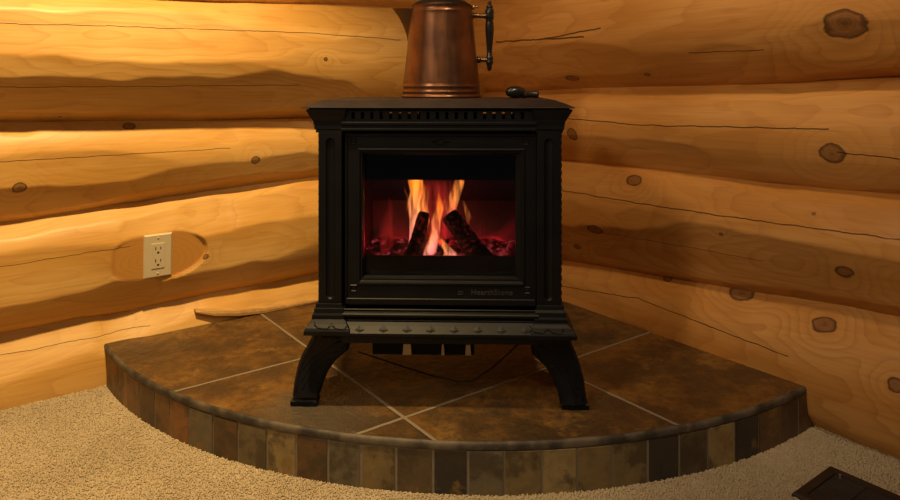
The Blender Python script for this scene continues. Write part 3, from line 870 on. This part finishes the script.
# curved feet
def foot(outer, inner, y0, s, front=True):
    # outlines: outer and inner edges as photo points, foot as a swept plate turned at the corner
    mb = MB()
    O = [(SX(px, -.012), SZ(py, -.012)) for px, py in outer]; I = [(SX(px, -.012), SZ(py, -.012)) for px, py in inner]
    n = 22
    def samp(L, f):
        # arc-length sampling
        d = [0]
        for a, b in zip(L[:-1], L[1:]): d.append(d[-1] + math.hypot(b[0] - a[0], b[1] - a[1]))
        tq = f * d[-1]
        for k in range(len(L) - 1):
            if tq <= d[k + 1] + 1e-9:
                w = (tq - d[k]) / max(1e-9, d[k + 1] - d[k]); return (L[k][0] + (L[k + 1][0] - L[k][0]) * w, L[k][1] + (L[k + 1][1] - L[k][1]) * w)
        return L[-1]
    rings = []
    sg = 1 if front else -1
    for i in range(n + 1):
        f = i / n; o = samp(O, f); q = samp(I, f)
        bulge = .012 * math.sin(PI * f) - .012 * f
        w = abs(o[0] - q[0])
        ring = []
        for u, dy in ((0.0, .006), (.06, .0), (.5, -.004), (.94, 0), (1.0, .006), (1.0, .028), (.5, .032), (0, .028)):
            ring.append((o[0] + (q[0] - o[0]) * u, y0 + sg * (dy + bulge), o[1] + (q[1] - o[1]) * u))
        rings.append(ring)
    mb.loft(rings, smooth=False)
    # raised rim line along both edges
    return mb, rings
outer_l = [(310, 337), (308, 344), (303.5, 352), (297.5, 362), (293.5, 374), (291.3, 387), (290.4, 400)]
inner_l = [(347.5, 337), (347, 347), (346, 356), (340, 361), (332, 368), (325, 378), (320, 390), (317, 400)]
outer_r = [(571.5, 339), (573, 347), (577, 356), (581.5, 367), (584.8, 380), (586.3, 393), (587, 404.5)]
inner_r = [(531.5, 339), (532, 349), (533, 358.5), (539, 364), (547, 371.5), (553.5, 382), (558.5, 394), (561, 404.5)]
def shiftx(L, dx): return [(a + dx, b) for a, b in L]
for s, (O, I) in enumerate(((outer_l, inner_l), (outer_r, inner_r))):
    for front in (True, False):
        y0 = .004 if front else BK - .02
        if front: o_, i_ = O, I
        else:
            o_, i_ = O, I
        mb, rings = foot(o_, i_, y0, s, front)
        px = (289.2, 316.0) if s == 0 else (561.2, 588.6)
        py = (398.6, 404.6) if s == 0 else (403.0, 409.2)
        fb_ = 0.0
        ya, yb_ = (-.007, .026) if front else (BK - .06, BK - .003)
        a, b = SX(px[0], -.007), SX(px[1], -.007)
        mb.rects([(a + .001, b - .001, ya + .001, yb_, fb_), (a, b, ya, yb_, fb_ + .003), (a, b, ya, yb_, fb_ + .009), (a + .002, b - .002, ya + .003, yb_ - .002, fb_ + .0125)])
        ft = mb.build('leg', IRON, stove)
        if front:
            mb = MB()
            for f0, f1, u0, u1 in ((.05, .95, .08, .08), (.05, .95, .93, .93), (.12, .62, .85, .16), (.30, .80, .85, .22), (.46, .90, .86, .34)):
                pts = []
                for k in range(13):
                    f = f0 + (f1 - f0) * k / 12; u = u0 + (u1 - u0) * (k / 12) ** .6
                    ii = f * 22; i0 = min(21, int(ii)); w = ii - i0
                    def at(i):
                        o_p = Vector(rings[i][1]); m_p = Vector(rings[i][2]); q_p = Vector(rings[i][3])
                        return o_p.lerp(m_p, u * 2) if u < .5 else m_p.lerp(q_p, u * 2 - 1)
                    pts.append(tuple(at(i0).lerp(at(i0 + 1), w)))
                mb.tube(pts, .00125, 6)
            mb.build('relief_line', IRON, ft)

# ------------------------------------------------------------------ copper kettle
def coppermat():
    t = NT('aged_copper'); oc = t.objco()
    n = t.noise(oc, 14.0, 4.0, .6); n2 = t.noise(t.vmath('MULTIPLY', oc, (60.0, 60.0, 6.0)), 1.0, 3.0, .6)
    col = t.mix(t.mapr(n, .35, .68), (.20, .088, .042), (.125, .057, .032))
    rg = t.mapr(n2, .3, .75, .30, .44)
    t.bsdf(col, rg, 0.8, bump=n, bstr=.12, bdist=.004)
    return t.mat
COPPER = coppermat()
KD = 1.70; KX = (441.5 - 450) * KD / F
KZ = HZ + STOP + .0009
kettle = empty('coffee_pot', (KX, KD, KZ + .0003))
tag(kettle, 'tall tapered copper coffee pot with black turned handle on the stove top', 'pot')
ku = KD / F
def kz(py): return CAMZ - KZ + (HOR - py) * (KD - .08) / F
def kzs(py): return CAMZ - KZ + (HOR - py) * KD / F
Hk = kz(3.0)
mb = MB()
def kr(z): return .0965 - (z - kz(86)) * (.0965 - .0765) / (Hk - kz(86))
prof = [(.0001, .004), (.094, .003), (.0975, 0), (.0992, .0015), (.0992, .0045), (.0968, .006), (.0972, kz(93)), (.0985, kz(92.2)), (.0972, kz(91.2)), (.0962, kz(90)), (.0960, kz(87.4)), (.0972, kz(86.6)), (.0960, kz(85.8))]
for k in range(1, 25):
    z = kz(85.8) + (kz(10.4) - kz(85.8)) * k / 24
    prof.append((kr(z) - .0012 * math.sin(PI * k / 24), z))
prof += [(.0785, kz(9.8)), (.0785, kz(9.2)), (.077, kz(8.4)), (.0762, kz(4)), (.0775, Hk - .001), (.0775, Hk), (.074, Hk), (.0735, Hk - .02), (.088, .02), (.0001, .012)]
mb.lathe(prof, n=96, caps=False)
mb.build('body', COPPER, kettle)
# pouring beak on the left
mb = MB()
rows = []
for k in range(11):
    f = k / 10
    py = 41 - 31 * f; z = min(kzs(py), Hk - .003)
    rb = kr(z) - .002
    reach = .002 + .046 * (.40 * f + .60 * f ** 2.0) 
    wd = .004 + .026 * f
    row = []
    for i in range(13):
        u = -1 + 2 * i / 12
        yy = wd * u; xx = -math.sqrt(max(1e-6, rb * rb - yy * yy)) - reach * (1 - abs(u) ** 1.4)
        row.append((xx, yy, z + (.004 * (1 - abs(u)) * f)))
    rows.append(row)
inner = [[(x + .0018, y * .95, z + .0006) for x, y, z in r_] for r_ in rows]
mb.loft(rows, smooth=True, caps=False, closed=False)
mb.loft(inner, smooth=True, caps=False, closed=False)
mb.add(rows[-1] + inner[-1], [(i, i + 1, 13 + i + 1, 13 + i) for i in range(12)])
mb.build('spout', plain('dark_tinned_copper', (.11, .065, .04), .4, .85, 30), kettle)
# lid
mb = MB()
mb.lathe([(.0001, Hk + .02), (.03, Hk + .0185), (.06, Hk + .0125), (.0735, Hk + .004), (.0765, Hk + .0015), (.0765, Hk), (.0001, Hk)], n=64, caps=False)
lid = mb.build('lid', plain('tarnished_dark_copper', (.03, .018, .012), .5, .7, 40), kettle)
mb = MB(); mb.lathe([(.0001, .0), (.006, 0), (.005, .008), (.010, .015), (.010, .022), (.0001, .028)], cz=Hk + .019, n=24); mb.build('knob', plain('black_turned_wood', (.013, .011, .010), .3), lid)
BRASS = plain('worn_brass', (.50, .33, .15), .35, 1.0, 60)
mb = MB(); mb.lathe([(.0001, -.012), (.0042, -.012), (.0042, .012), (.0001, .012)], .080, 0, Hk - .003, 16, axis='y'); mb.box(.070, .092, -.008, .008, Hk - .003, Hk + .0006); mb.build('hinge', BRASS, kettle, bevel=.0006)
# handle
hx = (489.5 - 441.5) * ku
mb = MB()
hp = [(1.0, .2), (1.6, 1.6), (2.6, 2.2), (4.0, 2.1), (5.2, 1.5), (6.0, 3.4), (7.5, 3.7), (8.4, 2.6), (9.4, 3.8), (11, 4.5), (14, 4.4), (16.5, 4.6), (18.5, 4.4), (20.5, 3.7), (23, 4.1), (28, 4.4), (34, 4.2), (42, 3.4), (50, 2.7), (55, 2.6), (57, 3.6), (59, 3.9), (61, 3.3), (62, 4.0), (64.5, 3.2), (66, 2.4), (68, 2.6), (70, 1.8), (71.3, .2)]
mb.lathe([(r_ * ku, kzs(p)) for p, r_ in hp][::-1], hx, 0, 0, 28)
mb.build('handle', plain('black_turned_handle_wood', (.014, .012, .011), .28), kettle)
for p, xin in ((16.0, .072), (60.0, .088)):
    z = kzs(p); L = hx - xin
    mb = MB(); mb.lathe([(.0001, 0), (.0080, 0), (.0080, .008), (.0050, .010), (.0060, .014), (.0052, .018), (.0060, L * .72), (.0074, L * .76), (.0074, L * .86), (.006, L)], xin, 0, z, 20, axis='x')
    mb.build('handle_bracket', plain('dark_brass', (.20, .13, .08), .38, 1.0, 60), kettle)

# ------------------------------------------------------------------ door tool on the stove top
TD = 1.60; tu = TD / F
tool = empty('stove_handle', ((515.5 - 450) * tu, TD, KZ + .0002), math.radians(14))
tag(tool, 'small black ball-ended stove handle lying on the stove top right of the copper pot', 'handle')
mb = MB(); ab, hb = 10.2 * tu, 6.1 * tu
mb.lathe([(max(.0002, hb * 1.0 * math.sin(PI * k / 16) ** .8), -ab * math.cos(PI * k / 16)) for k in range(17)], 0, 0, hb, 32, axis='x')
mb.build('ball_grip', plain('black_bakelite', (.012, .011, .011), .28), tool)
mb = MB(); mb.lathe([(.0001, ab * .6), (.0082, ab * .62), (.0090, ab * 1.0), (.0078, ab * 1.1), (.0078, ab * 2.05), (.0086, ab * 2.1), (.0086, ab * 2.32), (.0001, ab * 2.34)], 0, 0, .0091, 28, axis='x')
mb.build('shank', plain('black_iron_shank', (.02, .016, .013), .4), tool)

# ------------------------------------------------------------------ wall outlet
zcC, RC, naC = GEO['lC'](CUT_T)
on = CUT_Y - CUT_D + naC; oz = CUT_Z + zcC
op = C0 + tL * CUT_T + nL * on
outlet = empty('wall_outlet', (op[0], op[1], oz))
M = Matrix(((tL[0], nL[0], 0), (tL[1], nL[1], 0), (0, 0, 1)))       # x = along wall (towards photo left), y = inward
tilt = Matrix.Rotation(math.radians(CUT_ANG), 3, 'X')
outlet.rotation_euler = (M @ tilt).to_euler()
tag(outlet, 'ivory electrical wall outlet set in an oval flat on the left log wall', 'outlet')
IVORY = plain('ivory_plastic', (.70, .60, .41), .35, nscale=20, namp=.02, bstr=.01)
mb = MB(); w, h = .0355, .0575
mb.rects([(-w, w, -h, h, -.004), (-w, w, -h, h, .0035), (-w + .003, w - .003, -h + .003, h - .003, .0062)])
o = mb.build('wall_plate', IVORY, outlet)
o.data.transform(Matrix(((1, 0, 0, 0), (0, 0, 1, 0), (0, 1, 0, 0), (0, 0, 0, 1)))); o.data.flip_normals()
mb = MB()
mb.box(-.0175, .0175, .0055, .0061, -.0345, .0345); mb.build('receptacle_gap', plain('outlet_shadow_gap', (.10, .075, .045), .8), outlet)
mb = MB(); mb.box(-.0165, .0165, .0058, .0078, -.0335, .0335); rec = mb.build('receptacle', IVORY, outlet, bevel=.0007)
SLOT = plain('dark_socket_slot', (.012, .008, .006), .7)
mb = MB()
for c in (.0165, -.0165):
    for sx, hh in ((-.0062, .0036), (.0062, .0044)): mb.box(sx - .0012, sx + .0012, .0072, .00795, c + .004 - hh, c + .004 + hh)
    mb.lathe([(.0001, .0072), (.0030, .0072), (.0030, .00795), (.0001, .00795)], 0, 0, c - .0075, 14, axis='y')
mb.build('socket_slot', SLOT, rec)
for z in (.0475, -.0475):
    mb = MB(); mb.lathe([(.0001, .0055), (.0030, .0055), (.0026, .0070), (.0001, .0072)], 0, 0, z, 16, axis='y'); mb.box(-.0022, .0022, .0070, .00735, z - .0004, z + .0004, 1)
    mb.build('screw', [IVORY, SLOT], outlet)

# ------------------------------------------------------------------ wooden strip lying along the wall on the hearth
def woodstrip():
    t = NT('pale_split_wood'); oc = t.objco()
    n = t.noise(t.vmath('MULTIPLY', oc, (6.0, 90.0, 90.0)), 1.0, 3.0, .6)
    t.bsdf(t.mix(t.mapr(n, .3, .7), (.66, .41, .15), (.48, .26, .085)), .55, bump=n, bstr=.2, bdist=.001)
    return t.mat
def HP(px, py, z=HZ):
    d = F * (CAMZ - z) / (py - HOR)
    return np.array([(px - 450) * d / F, d])
low = [(196, 313), (215, 316), (240, 316), (265, 313.6), (290, 309.5), (318, 303.5), (345, 298)]
upp = [(196, 310.5), (215, 310.6), (240, 310), (265, 307.6), (290, 304), (318, 298.8), (345, 294)]
def on_plane(px, py, n):
    dx = (px - 450) / F
    t = (dx * (C0[1] + n * nL[1]) - C0[0] - n * nL[0]) / (tL[0] - dx * tL[1])
    P = C0 + t * tL + n * nL
    return np.array([P[0], P[1], max(CAMZ - (py - HOR) * P[1] / F, HZ + .0006)])
mb = MB(); rings = []
base = on_plane(196, 313, .012)
nL3 = np.array([nL[0], nL[1], 0])
for i, (l, u) in enumerate(zip(low, upp)):
    o = .014 if i == 0 else .024
    L1, U1 = on_plane(*l, o) - base, on_plane(*u, o - .002) - base
    mid = (L1 + U1) / 2 + nL3 * .0015
    rings.append([tuple(L1 - nL3 * .035), tuple(L1), tuple(mid), tuple(U1), tuple(U1 - nL3 * .035)])
mb.loft(rings, smooth=False)
strip = mb.build('wood_strip', woodstrip(), None, loc=tuple(base), bevel=.0008)
tag(strip, 'curved pale wooden strip with a pointed end along the left wall edge of the hearth', 'strip')

# ------------------------------------------------------------------ floor register
VM = iron('dark_brown_metal', (.032, .021, .015), .5)
vc = VENT['c']
vent = empty('floor_vent', (vc[0], vc[1], FZ))
vent.rotation_euler = (0, 0, math.atan2(tL[1], tL[0]))        # local x = a, local -y = b
tag(vent, 'dark brown metal floor register sunk in the carpet at the right front', 'vent')
W_, L_, fl_ = .15, .33, .026
mb = MB(); y0, y1 = 0, L_
zt_ = .0085
def frect(x0, x1, a, b, z): return [(x0, a, z), (x1, a, z), (x1, b, z), (x0, b, z)]
rr_ = [frect(0, W_, y0, y1, 0.0005), frect(0, W_, y0, y1, .004), frect(.003, W_ - .003, y0 + .003, y1 - .003, zt_), frect(fl_ * .72, W_ - fl_ * .72, y0 + fl_ * .72, y1 - fl_ * .72, zt_ - .001), frect(fl_ * .8, W_ - fl_ * .8, y0 + fl_ * .8, y1 - fl_ * .8, .0008)]
mb.loft(rr_, caps=False); mb.build('frame', VM, vent)
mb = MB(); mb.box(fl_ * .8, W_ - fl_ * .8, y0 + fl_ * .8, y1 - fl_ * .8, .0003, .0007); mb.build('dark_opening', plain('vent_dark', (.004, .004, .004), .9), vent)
ns = 13
for k in range(ns):
    x = fl_ * .8 + (W_ - 1.6 * fl_) * (k + .5) / ns
    mb = MB(); mb.add([(x - .0005, y0 + fl_ * .8, .0068), (x + .0015, y0 + fl_ * .8, .0068), (x + .0040, y0 + fl_ * .8, .0008), (x + .002, y0 + fl_ * .8, .0008), (x - .0005, y1 - fl_ * .8, .0068), (x + .0015, y1 - fl_ * .8, .0068), (x + .0040, y1 - fl_ * .8, .0008), (x + .002, y1 - fl_ * .8, .0008)], [(0, 1, 2, 3), (7, 6, 5, 4), (0, 4, 5, 1), (1, 5, 6, 2), (2, 6, 7, 3), (3, 7, 4, 0)])
    mb.build('louvre', VM, vent)
for yy in (.075, .165, .255):
    mb = MB(); mb.box(fl_ * .8, W_ - fl_ * .8, yy - .0012, yy + .0012, .0025, .0073); mb.build('cross_bar', VM, vent)
mb = MB(); mb.box(fl_ * .8 + .004, fl_ * .8 + .0065, .029, .033, .004, .0125); mb.build('damper_lever', plain('pale_lever_metal', (.35, .30, .26), .4, .6), vent, bevel=.0004)

# ------------------------------------------------------------------ lights (the room's recessed lamps and an added right-wall fill), world, camera
def spot(name, loc, target, power, color, size=70, blend=.6, radius=.05):
    l = bpy.data.lights.new(name, 'SPOT'); l.energy = power; l.color = color; l.spot_size = math.radians(size); l.spot_blend = blend; l.shadow_soft_size = radius
    o = bpy.data.objects.new(name, l); o.location = loc
    d = Vector(target) - Vector(loc); o.rotation_euler = d.to_track_quat('-Z', 'Y').to_euler()
    return link(o)
def point(name, loc, power, color, radius=.1):
    l = bpy.data.lights.new(name, 'POINT'); l.energy = power; l.color = color; l.shadow_soft_size = radius
    o = bpy.data.objects.new(name, l); o.location = loc
    return link(o)
WARM = (1.0, .68, .29); NEUT = (1.0, .84, .66)
spot('downlight_left_wall', (-.40, .98, 2.4), (-1.08, 1.44, .45), 270, WARM, 80, .9, .05)
spot('downlight_room_middle', (-.1, -1.1, 2.4), (-.05, 1.5, .25), 38, (1.0, .70, .40), 60, .9, .06)
spot('right_wall_fill', (.50, .50, 2.25), (.45, 2.0, .72), 60, (1.0, .72, .42), 66, 1.0, .07)  # added fill lamp, brightens the right wall near the corner
spot('room_lamp_left', (-1.32, -.02, 1.95), (.80, 1.45, .50), 62, (1.0, .76, .50), 56, .8, .15)
# firelight
def sl(px, py, y):
    a = math.radians(-1.6); x, yy, z = FP(px, py, y)
    return (CX + x * math.cos(a) - yy * math.sin(a), DY + x * math.sin(a) + yy * math.cos(a), HZ + z)
for i, (px, py, y, e) in enumerate(((390, 243, .218, .95), (494, 245, .218, .95), (440, 240, .22, .4))):
    point('firelight', sl(px, py, y), e, (1.0, .022, .03), .012)

w = bpy.data.worlds.new('World'); SC.world = w; w.use_nodes = True
bg = w.node_tree.nodes['Background']; bg.inputs[0].default_value = (.95, .93, 1.0, 1); bg.inputs[1].default_value = .024

cam = bpy.data.cameras.new('Camera'); co = bpy.data.objects.new('Camera', cam); link(co)
co.location = (0, 0, CAMZ); co.rotation_euler = (PI / 2, 0, 0)
cam.sensor_fit = 'HORIZONTAL'; cam.sensor_width = 36.0; cam.lens = 36.0 * F / 900.0
cam.shift_y = -(250 - HOR) / 900.0; cam.clip_start = .02
SC.camera = co
SC.view_settings.view_transform = 'Standard'; SC.view_settings.look = 'None'; SC.view_settings.gamma = 1.0; SC.view_settings.use_curve_mapping = False
SC.view_settings.exposure = 0.0
SC.cycles.max_bounces = 8
